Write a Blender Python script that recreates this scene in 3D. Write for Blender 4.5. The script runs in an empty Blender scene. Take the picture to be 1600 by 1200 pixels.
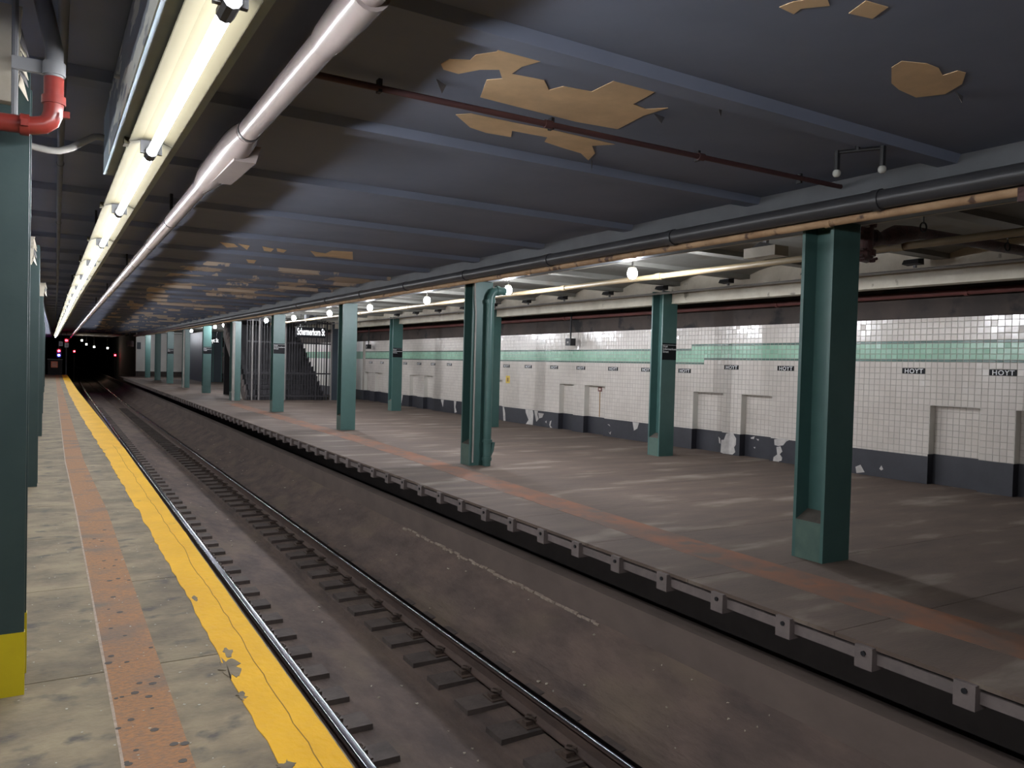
import bpy, math, random
from mathutils import Vector, Matrix
random.seed(7)
SC = bpy.context.scene
COL = SC.collection

# ------------------------------------------------------------------ camera, world, exposure
CAM_H = 1.45
cd = bpy.data.cameras.new('camera'); cam = bpy.data.objects.new('camera', cd); COL.objects.link(cam)
cd.sensor_width = 36.0; cd.lens = 27.0; cd.clip_start = 0.05; cd.clip_end = 400
RM = ((0.85978, -0.010699, -0.510554), (-0.509985, 0.033665, -0.859525), (0.026384, 0.999376, 0.023488))
cam.matrix_world = Matrix(RM).to_4x4(); cam.location = (0, 0, CAM_H)
SC.camera = cam
w = bpy.data.worlds.new('world'); SC.world = w; w.use_nodes = True
w.node_tree.nodes['Background'].inputs[0].default_value = (0.5, 0.5, 0.55, 1)
w.node_tree.nodes['Background'].inputs[1].default_value = 0.0
vs = SC.view_settings; vs.view_transform = 'Standard'; vs.look = 'None'; vs.gamma = 1.0; vs.use_curve_mapping = False
vs.exposure = 1.85
TUBE_POWER = 27.0
BULB_POWER = 330.0
SC.cycles.max_bounces = 8; SC.cycles.diffuse_bounces = 5; SC.cycles.glossy_bounces = 3
SC.cycles.caustics_reflective = False; SC.cycles.caustics_refractive = False
SC.cycles.sample_clamp_indirect = 4.0

# ------------------------------------------------------------------ materials
def newmat(name):
    m = bpy.data.materials.new(name); m.use_nodes = True
    return m, m.node_tree.nodes, m.node_tree.links, m.node_tree.nodes['Principled BSDF']
def node(ns, t, **k):
    n = ns.new(t)
    for a, b in k.items(): setattr(n, a, b)
    return n
def mat(name, c1, c2=None, rough=.7, scale=3.0, lo=.35, hi=.65, metal=0.0, bump=0.0, bscale=None, aniso=(1, 1, 1),
        c3=None, s3=12.0, t3=(.6, .68), detail=6.0, island=0.0, objrand=0.0, spec=.5):
    """two-tone noise paint with optional third blotch colour, fine bump, per-piece tone shift"""
    m, ns, ln, p = newmat(name)
    geo = node(ns, 'ShaderNodeNewGeometry')
    mp = node(ns, 'ShaderNodeMapping'); mp.inputs['Scale'].default_value = aniso
    ln.new(geo.outputs['Position'], mp.inputs['Vector'])
    col = None
    if c2 is None: c2 = tuple(x * .8 for x in c1)
    nz = node(ns, 'ShaderNodeTexNoise'); nz.inputs['Scale'].default_value = scale; nz.inputs['Detail'].default_value = detail
    nz.inputs['Roughness'].default_value = .62
    ln.new(mp.outputs[0], nz.inputs['Vector'])
    r = node(ns, 'ShaderNodeValToRGB'); r.color_ramp.elements[0].position = lo; r.color_ramp.elements[1].position = hi
    r.color_ramp.elements[0].color = (*c2, 1); r.color_ramp.elements[1].color = (*c1, 1)
    ln.new(nz.outputs['Fac'], r.inputs[0]); col = r.outputs[0]
    if c3:
        n3 = node(ns, 'ShaderNodeTexNoise'); n3.inputs['Scale'].default_value = s3; n3.inputs['Detail'].default_value = 5
        ln.new(mp.outputs[0], n3.inputs['Vector'])
        r3 = node(ns, 'ShaderNodeValToRGB'); r3.color_ramp.elements[0].position = t3[0]; r3.color_ramp.elements[1].position = t3[1]
        r3.color_ramp.elements[0].color = (0, 0, 0, 1); r3.color_ramp.elements[1].color = (1, 1, 1, 1)
        ln.new(n3.outputs['Fac'], r3.inputs[0])
        mx = node(ns, 'ShaderNodeMix', data_type='RGBA'); mx.inputs[7].default_value = (*c3, 1)
        ln.new(r3.outputs[0], mx.inputs[0]); ln.new(col, mx.inputs[6]); col = mx.outputs[2]
    for amt, src in ((island, 'i'), (objrand, 'o')):
        if amt:
            if src == 'i': so = geo.outputs['Random Per Island']
            else: so = node(ns, 'ShaderNodeObjectInfo').outputs['Random']
            mr = node(ns, 'ShaderNodeMapRange'); mr.inputs['To Min'].default_value = 1 - amt; mr.inputs['To Max'].default_value = 1 + amt * .5
            ln.new(so, mr.inputs['Value'])
            hs = node(ns, 'ShaderNodeHueSaturation'); ln.new(mr.outputs[0], hs.inputs['Value']); ln.new(col, hs.inputs['Color']); col = hs.outputs[0]
    ln.new(col, p.inputs['Base Color'])
    p.inputs['Roughness'].default_value = rough; p.inputs['Metallic'].default_value = metal
    p.inputs['Specular IOR Level'].default_value = spec
    if bump:
        nb = node(ns, 'ShaderNodeTexNoise'); nb.inputs['Scale'].default_value = bscale or scale * 6; nb.inputs['Detail'].default_value = 4
        ln.new(mp.outputs[0], nb.inputs['Vector'])
        b = node(ns, 'ShaderNodeBump'); b.inputs['Strength'].default_value = bump; b.inputs['Distance'].default_value = .02
        ln.new(nb.outputs['Fac'], b.inputs['Height']); ln.new(b.outputs[0], p.inputs['Normal'])
    return m
def emit(name, c, s):
    m, ns, ln, p = newmat(name)
    p.inputs['Base Color'].default_value = (.8, .8, .8, 1)
    p.inputs['Emission Color'].default_value = (*c, 1); p.inputs['Emission Strength'].default_value = s
    return m

M = {}
M['slab'] = mat('platform_concrete', (.28, .222, .135), (.135, .104, .068), .75, 2.6, .36, .64, bump=.25, bscale=40, c3=(.09, .075, .06), s3=6, t3=(.57, .70), objrand=.10, aniso=(.9, 1.1, 1), detail=9)
M['slab_r'] = mat('disused_platform_concrete', (.155, .108, .082), (.088, .062, .049), .85, 1.5, .3, .72, bump=.25, bscale=40, c3=(.25, .21, .17), s3=1.5, t3=(.56, .72), objrand=.12, aniso=(.5, 1.6, 1))
M['nosing'] = mat('platform_nosing_concrete', (.15, .115, .095), (.08, .06, .05), .8, 3)
M['yellow'] = mat('yellow_edge_paint', (.80, .44, .008), (.68, .36, .006), .6, 2.5, bump=.3, bscale=30, c3=(.40, .24, .03), s3=4.0, t3=(.66, .74), aniso=(1, .6, 1), spec=.25)
M['yellow_col'] = mat('yellow_column_paint', (.62, .50, .01), (.55, .43, .01), .45, 4)
M['orange'] = mat('worn_orange_strip', (.36, .165, .06), (.22, .125, .07), .75, 45, .36, .62, bump=.4, bscale=80, c3=(.15, .115, .09), s3=2.6, t3=(.50, .72), aniso=(.8, 1.2, 1))
M['orange_r'] = mat('faded_orange_paint', (.24, .095, .045), (.135, .085, .062), .85, 2.4, .36, .64, c3=(.12, .088, .07), s3=3.5, t3=(.55, .68))
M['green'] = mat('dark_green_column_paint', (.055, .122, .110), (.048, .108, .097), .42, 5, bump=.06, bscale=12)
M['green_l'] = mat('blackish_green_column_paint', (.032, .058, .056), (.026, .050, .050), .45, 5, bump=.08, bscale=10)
M['green_in'] = mat('pale_green_base_paint', (.075, .125, .10), (.055, .10, .082), .6, 8, bump=.1)
M['dust'] = mat('dusty_ledge', (.10, .085, .07), (.07, .06, .05), .9, 10)
M['ceil'] = mat('sooty_ceiling_paint', (.20, .225, .305), (.162, .184, .25), .7, .8, bump=.12, bscale=5)
def far_peel():
    m = M['ceil'].copy(); m.name = 'sooty_peeling_ceiling_paint'; ns = m.node_tree.nodes; ln = m.node_tree.links
    p = ns['Principled BSDF']; src = p.inputs['Base Color'].links[0].from_socket
    geo = node(ns, 'ShaderNodeNewGeometry'); mp = node(ns, 'ShaderNodeMapping'); mp.inputs['Scale'].default_value = (1.5, 1.0, 1)
    ln.new(geo.outputs['Position'], mp.inputs[0])
    nz = node(ns, 'ShaderNodeTexNoise'); nz.inputs['Scale'].default_value = .9; nz.inputs['Detail'].default_value = 7; nz.inputs['Roughness'].default_value = .6
    ln.new(mp.outputs[0], nz.inputs[0])
    r = node(ns, 'ShaderNodeValToRGB'); r.color_ramp.elements[0].position = .535; r.color_ramp.elements[1].position = .55
    r.color_ramp.elements[0].color = (0, 0, 0, 1); r.color_ramp.elements[1].color = (1, 1, 1, 1)
    ln.new(nz.outputs['Fac'], r.inputs[0])
    mx = node(ns, 'ShaderNodeMix', data_type='RGBA'); mx.inputs[7].default_value = (.55, .45, .36, 1)
    sx = node(ns, 'ShaderNodeSeparateXYZ'); ln.new(geo.outputs['Position'], sx.inputs[0])
    gx = node(ns, 'ShaderNodeMath', operation='GREATER_THAN'); ln.new(sx.outputs[0], gx.inputs[0]); gx.inputs[1].default_value = 1.75
    mu = node(ns, 'ShaderNodeMath', operation='MULTIPLY'); ln.new(r.outputs[0], mu.inputs[0]); ln.new(gx.outputs[0], mu.inputs[1])
    ln.new(mu.outputs[0], mx.inputs[0]); ln.new(src, mx.inputs[6]); ln.new(mx.outputs[2], p.inputs['Base Color'])
    return m
M['ceil_far'] = far_peel()
M['tan'] = mat('bare_tan_plaster', (.78, .55, .33), (.60, .42, .25), .85, 4, .3, .7)
M['flake'] = mat('curled_paint_flake', (.16, .15, .15), None, .7)
M['girder'] = mat('dark_girder_paint', (.11, .115, .125), (.08, .083, .09), .55, 2, bump=.08)
M['rceil'] = mat('grey_cream_ceiling_paint', (.24, .235, .21), (.18, .175, .155), .7, 1.2, bump=.06, c3=(.16, .13, .10), s3=1.4, t3=(.62, .75))
M['cream'] = mat('cream_paint', (.58, .53, .43), (.45, .40, .31), .55, 3, c3=(.2, .17, .13), s3=5, t3=(.66, .72))
M['beige'] = mat('peeling_beige_paint', (.50, .33, .19), (.36, .22, .12), .7, 5, c3=(.12, .07, .05), s3=6, t3=(.6, .66))
M['pale_edge'] = mat('pale_flange_edge', (.5, .45, .36), None, .6, 6)
M['pipe_pink'] = mat('pinkish_grey_pipe_paint', (.27, .225, .21), (.235, .195, .185), .26, 2)
M['pipe_dark'] = mat('dark_pipe_paint', (.055, .055, .06), (.04, .04, .043), .35, 3)
M['pipe_cream'] = mat('cream_pipe_paint', (.25, .19, .105), (.20, .15, .085), .45, 3)
M['red'] = mat('red_pipe_paint', (.22, .030, .022), (.175, .024, .018), .3, 6)
M['red_dark'] = mat('dull_red_pipe_paint', (.085, .034, .034), (.065, .03, .031), .6, 4)
M['red_mid'] = mat('faded_red_pipe_paint', (.15, .042, .036), (.10, .03, .027), .65, 4)
M['rust'] = mat('rusty_brown_pipe', (.10, .035, .03), (.05, .022, .02), .6, 9, bump=.4)
M['conduit'] = mat('grey_conduit', (.30, .28, .255), None, .5, 4)
M['grey_metal'] = mat('grey_metal', (.18, .18, .185), None, .5, 4)
M['socket'] = mat('lamp_socket_grey', (.022, .022, .025), None, .5, 4)
M['black'] = mat('black_metal', (.012, .012, .014), None, .5, 4)
M['pan'] = mat('darkened_reflector_enamel', (.040, .0345, .021), (.036, .031, .019), .9, 2, spec=.05)  # yellowish enamel, colour darkened below real to hold down glare beside the tubes
M['boxbeam'] = mat('worn_grey_box_beam', (.36, .44, .48), (.28, .345, .38), .6, 2)
M['boxside'] = mat('streaked_box_side', (.26, .28, .30), (.20, .215, .23), .6, 2, c3=(.66, .66, .58), s3=6.0, t3=(.51, .55), aniso=(1, .35, 1.7))
M['bed'] = mat('track_bed_dirt', (.155, .108, .088), (.082, .060, .053), .9, 3.2, .34, .66, bump=.8, bscale=14, c3=(.17, .125, .09), s3=1.2, t3=(.55, .75), aniso=(1.2, .5, 1))
M['ledge'] = mat('dusty_curb_concrete', (.16, .118, .10), (.11, .082, .070), .9, 1.6, .3, .7, bump=.2, bscale=10, aniso=(1, .6, 1))
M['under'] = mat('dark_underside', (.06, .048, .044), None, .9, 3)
M['tie'] = mat('dirty_tie', (.125, .097, .086), (.085, .067, .060), .85, 6, bump=.3, bscale=30, objrand=.2)
M['clip'] = mat('rusty_clip', (.11, .075, .06), (.07, .05, .04), .6, 20)
M['railside'] = mat('rusty_rail_side', (.13, .085, .068), (.08, .055, .047), .7, 10, aniso=(1, .3, 1))
M['railtop'] = mat('polished_rail_head', (.42, .42, .46), (.32, .32, .36), .17, 8, metal=1.0, aniso=(1, .1, 1))
M['bracket'] = mat('grey_brown_block', (.17, .135, .125), (.13, .105, .098), .8, 8, objrand=.1)
M['grout'] = mat('dark_wall_grout', (.42, .38, .33), (.34, .31, .27), .8, 3)
M['tile'] = mat('white_glazed_tile', (.62, .57, .52), (.53, .48, .43), .16, 1.3, .3, .7, island=.05)
M['tile_o'] = mat('white_glazed_tile_near', (.62, .57, .52), (.53, .48, .43), .16, 1.3, .3, .7, objrand=.05)
M['tile_g'] = mat('green_glazed_tile', (.30, .52, .38), (.24, .43, .31), .2, 1.3, island=.12, objrand=0)
M['tile_b'] = mat('dark_green_border_tile', (.075, .155, .125), (.06, .12, .10), .25, 2, island=.1)
M['dado'] = mat('blue_black_dado_paint', (.028, .028, .036), (.020, .020, .026), .5, 3, bump=.1)
M['bare'] = mat('bare_pale_plaster', (.52, .49, .46), (.38, .35, .33), .8, 8)
M['soot'] = mat('sooty_upper_wall', (.068, .05, .042), (.042, .033, .029), .85, 2, c3=(.015, .014, .014), s3=2.5, t3=(.56, .64))
M['white'] = mat('white_lettering', (.82, .82, .82), None, .5, 3)
M['whitewall'] = mat('pale_end_wall', (.62, .60, .55), (.55, .52, .47), .4, 1)
M['signblack'] = mat('black_sign_enamel', (.008, .008, .010), None, .5, 3, spec=.15)
M['fence'] = mat('dark_fence_paint', (.030, .026, .030), (.022, .02, .023), .5, 3)
M['fence_pale'] = mat('worn_pale_bar', (.22, .20, .19), None, .5, 3)
M['bluedark'] = mat('dark_blue_hoarding', (.03, .042, .055), (.024, .034, .045), .5, 1)
M['dark'] = mat('tunnel_dark', (.028, .022, .022), (.018, .015, .015), .9, 1)
M['litter'] = mat('pale_litter', (.55, .50, .42), (.35, .28, .2), .8, 20, island=.4)
M['sign_glow'] = emit('glowing_sign_lettering', (.95, .97, 1.0), .30)  # letters given a faint glow of their own so the signs read bright
M['stick_y'] = mat('yellow_sticker', (.75, .52, .05), None, .5)
M['redsign'] = mat('red_orange_sign', (.90, .24, .13), (.8, .2, .1), .5, 12)
M['rustline'] = mat('rust_streak_rod', (.30, .17, .06), None, .7)
M['tube'] = emit('lit_fluorescent_tube', (.93, .96, 1.0), TUBE_POWER)
M['bulb'] = emit('lit_white_bulb', (.90, .93, 1.0), BULB_POWER)
M['sig_red'] = emit('red_signal_lens', (1.0, .015, .025), 13)
M['sig_blue'] = emit('blue_signal_lens', (.05, .06, 1.0), 14)
M['tunnel_bulb'] = emit('tunnel_bulb', (1.0, .97, .75), 16)
M['glass_off'] = mat('unlit_bulb_glass', (.5, .5, .46), None, .1)

# ------------------------------------------------------------------ mesh helpers
class MB:
    def __init__(s): s.v = []; s.f = []; s.sm = False
    def add(s, vs_, fs_):
        o = len(s.v); s.v += [tuple(x) for x in vs_]; s.f += [tuple(i + o for i in f) for f in fs_]; return s
    def box(s, x0, x1, y0, y1, z0, z1):
        return s.add([(x0, y0, z0), (x1, y0, z0), (x1, y1, z0), (x0, y1, z0), (x0, y0, z1), (x1, y0, z1), (x1, y1, z1), (x0, y1, z1)],
                     [(0, 3, 2, 1), (4, 5, 6, 7), (0, 1, 5, 4), (1, 2, 6, 5), (2, 3, 7, 6), (3, 0, 4, 7)])
    def hexa(s, a, b):                      # two quads (bottom, top), each ccw from above
        return s.add(list(a) + list(b), [(0, 3, 2, 1), (4, 5, 6, 7), (0, 1, 5, 4), (1, 2, 6, 5), (2, 3, 7, 6), (3, 0, 4, 7)])
    def beamY(s, x0, x1, z0, z1, y0, y1, dz=0.0):   # beam along Y, its z rising by dz per metre
        a, b = y0 * dz, y1 * dz
        return s.hexa([(x0, y0, z0 + a), (x1, y0, z0 + a), (x1, y1, z0 + b), (x0, y1, z0 + b)], [(x0, y0, z1 + a), (x1, y0, z1 + a), (x1, y1, z1 + b), (x0, y1, z1 + b)])
    def loft(s, rings, caps=True, closed=True):
        o = len(s.v); n = len(rings[0])
        for r in rings: s.v += [tuple(p) for p in r]
        for k in range(len(rings) - 1):
            for i in range(n if closed else n - 1):
                j = (i + 1) % n
                s.f.append((o + k * n + i, o + k * n + j, o + (k + 1) * n + j, o + (k + 1) * n + i))
        if caps:
            s.f.append(tuple(o + i for i in reversed(range(n)))); s.f.append(tuple(o + (len(rings) - 1) * n + i for i in range(n)))
        return s
    def tube(s, pts, r, n=12, caps=True):
        pts = [Vector(p) for p in pts]; rs = r if isinstance(r, (list, tuple)) else [r] * len(pts); rings = []
        up = None
        for i, p in enumerate(pts):
            d = (pts[min(i + 1, len(pts) - 1)] - pts[max(i - 1, 0)])
            if d.length < 1e-9: d = Vector((0, 1, 0))
            d.normalize()
            if up is None:
                up = Vector((0, 0, 1)) if abs(d.z) < .9 else Vector((1, 0, 0))
            a = up - d * up.dot(d); a.normalize(); up = a; b = d.cross(a)
            rings.append([p + a * (rs[i] * math.cos(t)) + b * (rs[i] * math.sin(t)) for t in [2 * math.pi * k / n for k in range(n)]])
        s.sm = True
        return s.loft(rings, caps)
    def sphere(s, c, r, n=12, m=8, sz=1.0):
        rings = []
        for k in range(1, m):
            t = math.pi * k / m
            rings.append([(c[0] + r * math.sin(t) * math.cos(2 * math.pi * i / n), c[1] + r * math.sin(t) * math.sin(2 * math.pi * i / n), c[2] - sz * r * math.cos(t)) for i in range(n)])
        s.sm = True
        return s.loft(rings, True)
    def poly(s, pts, off):                   # flat outline pts given thickness vector off
        n = len(pts); off = Vector(off)
        a = [Vector(p) for p in pts]; b = [p + off for p in a]
        return s.loft([a, b], True)
    def build(s, name, m, parent=None, smooth=None):
        me = bpy.data.meshes.new(name); me.from_pydata(s.v, [], s.f); me.update()
        return link(name, me, m, parent, s.sm if smooth is None else smooth)
def link(name, me, m, parent=None, smooth=False):
    if m is not None and not me.materials: me.materials.append(M[m] if isinstance(m, str) else m)
    if smooth:
        me.shade_smooth(); me.set_sharp_from_angle(angle=math.radians(40))
    o = bpy.data.objects.new(name, me); COL.objects.link(o)
    if parent: o.parent = parent
    return o
def inst(name, me, parent=None, loc=(0, 0, 0), rot=(0, 0, 0)):
    o = bpy.data.objects.new(name, me); COL.objects.link(o); o.location = loc; o.rotation_euler = rot
    if parent: o.parent = parent
    return o
def tag(o, label, cat=None, group=None, kind=None):
    o['label'] = label
    if cat: o['category'] = cat
    if group: o['group'] = group
    if kind: o['kind'] = kind
    return o
def thing(name, loc, label, cat, group=None):
    o = bpy.data.objects.new(name, None); COL.objects.link(o); o.location = loc; o.empty_display_size = .1
    return tag(o, label, cat, group, 'thing')
def struct(o, label=None):
    o['kind'] = 'structure'
    if label: o['label'] = label
    return o
def interp(t, pts):
    if t <= pts[0][0]: return pts[0][1]
    for (a, b), (c, d) in zip(pts, pts[1:]):
        if t <= c: return b + (d - b) * (t - a) / (c - a)
    return pts[-1][1]
def text_mesh(s, size, depth=.002, spacing=1.0, off=0.0):
    cu = bpy.data.curves.new('lettering', 'FONT'); cu.body = s; cu.size = size; cu.extrude = depth; cu.align_x = 'LEFT'; cu.resolution_u = 3
    cu.space_character = spacing; cu.offset = off
    o = bpy.data.objects.new('lettering', cu); COL.objects.link(o)
    bpy.context.view_layer.update()
    me = bpy.data.meshes.new_from_object(o.evaluated_get(bpy.context.evaluated_depsgraph_get()))
    bpy.data.objects.remove(o); me.materials.clear(); me.materials.append(M['white'])
    xs = [v.co.x for v in me.vertices]; me['w'] = max(xs) - min(xs); me['x0'] = min(xs)
    return me
ORD = ['first', 'second', 'third', 'fourth', 'fifth', 'sixth', 'seventh', 'eighth', 'ninth', 'tenth', 'eleventh', 'twelfth']
SL = .005        # the far platform's roof rises a little with the grade

# ------------------------------------------------------------------ the platform we stand on
EDGE = [(-4, .935), (13, .935), (35, .765), (62, .67)]
fl = struct(MB().box(-5.5, .5, -5, 62.3, -1.42, -.16).build('floor', 'under'), 'body of the near platform')
y = 3.93 - 1.52 * 6; k = 0
while y < 62:
    y1 = min(y + 1.52, 62.3); g = .004
    b = MB(); e0, e1 = interp(y, EDGE), interp(y1, EDGE)
    b.hexa([(-5.5, y + g, -.16), (e0 - .004, y + g, -.16), (e1 - .004, y1 - g, -.16), (-5.5, y1 - g, -.16)], [(-5.5, y + g, 0), (e0, y + g, 0), (e1, y1 - g, 0), (-5.5, y1 - g, 0)])
    b.build('concrete_slab', 'slab', fl); y = y1
def strip(name, m, lf, rf, y0, y1, z0, z1, step, wob, parent, sd):
    rnd = random.Random(sd); b = MB(); rings = []; yy = y0
    L = R = 0.0
    while yy <= y1 + 1e-6:
        L = .6 * L + rnd.uniform(-wob, wob); R = .6 * R + rnd.uniform(-wob, wob) * .3
        a, c = lf(yy) + L, rf(yy) + (R if wob else 0)
        rings.append([(a, yy, z0), (a, yy, z1), (c, yy, z1), (c, yy, z0)]); yy += step
    return b.loft(rings).build(name, m, parent)
YL = [(2, .70), (5, .695), (8, .67), (12, .64), (15, .59), (23, .49), (34, .41), (62, .34)]
ys = strip('painted_edge', 'yellow', lambda t: interp(t, YL), lambda t: interp(t, EDGE) - .006, -4.5, 62.2, -.001, .004, .12, .010, fl, 3)
tag(ys, 'yellow painted warning band along the platform edge')
OL = [(3, .22), (8, .175), (12, .12), (25, .07), (62, -.05)]; ORR = [(3, .44), (8, .425), (12, .34), (25, .28), (62, .12)]
os_ = strip('worn_strip', 'orange', lambda t: interp(t, OL), lambda t: interp(t, ORR), -4.5, 62.2, -.001, .002, .5, .003, fl, 5)
strip('pale_joint', mat('pale_joint_line', (.42, .33, .26), (.28, .21, .16), .8, 30), lambda t: interp(t, OL) - .007, lambda t: interp(t, OL) + .004, -4.5, 30, -.001, .003, .25, .0015, fl, 6)
tag(os_, 'worn orange brown strip let into the platform')
# worn spots where paint has gone from the yellow band
for (cx, cy, rx, ry) in ((.715, 3.72, .055, .16), (.74, 3.92, .03, .07), (.70, 3.38, .022, .05), (.73, 4.9, .016, .06), (.72, 2.72, .03, .04)):
    n = 22; rnd = random.Random(int(cy * 100))
    MB().poly([(cx + rx * (.35 + .9 * rnd.random()) * math.cos(t), cy + ry * (.35 + .9 * rnd.random()) * math.sin(t), .003) for t in [2 * math.pi * i / n for i in range(n)]], (0, 0, .0025)).build('worn_spot', 'slab', ys)
ck = MB(); rnd = random.Random(31); rings = []; yy = 1.5; xx = .835
while yy < 14:
    xx += rnd.uniform(-.006, .006) + (.835 - .004 * max(0, yy - 6) - xx) * .2
    rings.append([(xx - .0022, yy, .0035), (xx - .0022, yy, .0046), (xx + .0022, yy, .0046), (xx + .0022, yy, .0035)]); yy += .09
ck.loft(rings).build('crack', mat('dark_crack_dirt', (.30, .17, .02), None, .9), ys)
sk_ = MB(); rnd = random.Random(12)
for i in range(260):
    cy = 2.0 + 11 * rnd.random() ** 1.5; cx = rnd.uniform(-.12, .68); r = rnd.uniform(.0025, .0065)
    sk_.poly([(cx + r * rnd.uniform(.6, 1.3) * math.cos(t), cy + r * rnd.uniform(.6, 1.3) * math.sin(t), .0024) for t in [2 * math.pi * j / 6 for j in range(6)]], (0, 0, .001))
sko = sk_.build('pale_specks', mat('pale_paint_speck', (.45, .41, .33), None, .8), fl); sko['kind'] = 'stuff'
# dark gum spots on the orange strip and the slabs
gum = MB(); rnd = random.Random(11)
for i in range(55):
    cy = 2.2 + 5 * rnd.random() ** 2; cx = rnd.uniform(.22, .44) if i < 60 else rnd.uniform(-.1, .68)
    r = rnd.uniform(.006, .015); n = 8
    gum.poly([(cx + r * (1 + .3 * rnd.random()) * math.cos(-t), cy + r * 1.1 * math.sin(-t), .0025) for t in [2 * math.pi * j / n for j in range(n)]][::-1], (0, 0, .001))
go = gum.build('gum_spots', mat('flattened_gum', (.085, .075, .065), None, .8), fl); go['kind'] = 'stuff'

# ------------------------------------------------------------------ track bed, curb under the far platform
prof = [(.5, -1.36), (1.3, -1.345), (2.16, -1.345), (2.5, -1.385), (2.80, -1.40), (2.82, -1.345), (3.5, -1.325), (3.8, -1.24), (4.05, -1.10), (4.36, -.895)]
yys = [-5, 0, 5, 10, 20, 40, 70, 125]
b = MB()
b.loft([[(x, yy, z) for x, z in prof] + [(4.36, yy, -1.6), (.5, yy, -1.6)] for yy in yys])
bed = struct(b.build('track_bed', 'bed'), 'brown dirty track bed between the platforms')
b = MB().loft([[(4.35, yy, -1.3), (4.35, yy, -.625), (4.53, yy, -.615), (4.53, yy, -1.3)] for yy in (-5, 125)])
struct(b.build('trim_1', 'ledge'), 'low dusty concrete curb beside the track')
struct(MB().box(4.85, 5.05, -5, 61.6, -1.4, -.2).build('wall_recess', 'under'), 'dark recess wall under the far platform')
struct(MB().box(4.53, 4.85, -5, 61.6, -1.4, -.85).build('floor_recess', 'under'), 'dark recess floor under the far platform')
# pale mineral crust along the foot of the curb, and litter
cr = MB(); rnd = random.Random(4); yy = 5.6
while yy < 10.2:
    l = rnd.uniform(.05, .16); w_ = rnd.uniform(.006, .016) ; x = 4.325 + rnd.uniform(-.012, .008)
    z = -.895 - (4.36 - x) * .66 + .002
    cr.hexa([(x - w_, yy, z - .01), (x + w_, yy, z), (x + w_, yy + l, z), (x - w_, yy + l, z - .01)], [(x - w_, yy, z + .006), (x + w_, yy, z + .014), (x + w_ * .6, yy + l, z + .014), (x - w_ * .6, yy + l, z + .006)]); yy += l * rnd.uniform(.8, 1.25)
co = cr.build('mineral_crust', mat('pale_mineral_crust', (.36, .29, .23), (.22, .17, .14), .9, 20), bed); co['kind'] = 'stuff'
li = MB(); rnd = random.Random(9)
for i in range(95):
    x = rnd.choice([rnd.uniform(2.2, 2.75), rnd.uniform(3.55, 4.3), rnd.uniform(3.55, 4.3)]); yy = 3.6 + 22 * rnd.random() ** 1.7
    z = interp(x, prof) + .006; r = rnd.uniform(.005, .016) * (1 + yy / 30); n = 6
    ph = rnd.random() * 6
    li.poly([(x + r * rnd.uniform(.5, 1.2) * math.cos(t + ph), yy + r * rnd.uniform(.5, 1.2) * math.sin(t + ph), z + rnd.uniform(0, .01)) for t in [2 * math.pi * j / n for j in range(n)]], (0, 0, .006))
tag(li.build('track_litter', 'litter'), 'small pale scraps of litter strewn over the track bed', 'litter', kind='stuff')

# ------------------------------------------------------------------ rails and half ties
def rail(x, label):
    t = thing('running_rail', (x, 0, -1.29), label, 'rail')
    pts = [-4 + 2 * i for i in range(0, 64)]
    cx = lambda yy: .00011 * max(0, yy - 40) ** 2
    web = [(-.07, 0), (.07, 0), (.07, .012), (.012, .03), (.009, .12), (.034, .132), (.034, .150), (-.034, .150), (-.034, .132), (-.009, .12), (-.012, .03), (-.07, .012)]
    head = [(-.036, .149), (.036, .149)] + [(.018 + .018 * math.cos(q), .155 + .0165 * math.sin(q)) for q in [math.pi / 2 * i / 6 for i in range(7)]] + [(-.018 - .018 * math.cos(q), .155 + .0165 * math.sin(q)) for q in [math.pi / 2 * (1 - i / 6) for i in range(7)]]
    for nm, pf, m in (('web_and_foot', web, 'railside'), ('rail_head', head, 'railtop')):
        b = MB().loft([[(cx(yy) + a, yy, z) for a, z in reversed(pf)] for yy in pts]); b.sm = nm == 'rail_head'
        b.build(nm, m, t)
    return t
rail(1.75, 'polished steel rail nearest the yellow platform edge')
rail(3.26, 'polished steel rail nearer the disused far platform')
tie_me = {}
def make_tie_meshes():
    for key, (xa, xb) in dict(l=(-.40, .36), r=(-.42, .36)).items():
        b = MB(); h = .05
        b.hexa([(xa, 0, -.12), (xb, 0, -.12), (xb, .25, -.12), (xa, .25, -.12)], [(xa + .006, .006, 0), (xb - .006, .006, 0), (xb - .006, .244, 0), (xa + .006, .244, 0)])
        o = b.build('tie_block', 'tie'); tie_me[key] = o.data; bpy.data.objects.remove(o)
    b = MB().box(-.17, .17, .04, .21, 0, .012); o = b.build('p', 'clip'); tie_me['plate'] = o.data; bpy.data.objects.remove(o)
    b = MB()                                    # spring clip: shoulder block and a bent round bar
    b.box(-.155, -.085, .085, .145, .0, .03)
    b.tube([(-.075, .07, .03), (-.10, .075, .055), (-.125, .10, .058), (-.13, .13, .05), (-.10, .16, .045), (-.06, .155, .035), (-.045, .12, .03)], .011, 6)
    o = b.build('c', 'clip', smooth=True); tie_me['clip'] = o.data; bpy.data.objects.remove(o)
make_tie_meshes()
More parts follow.
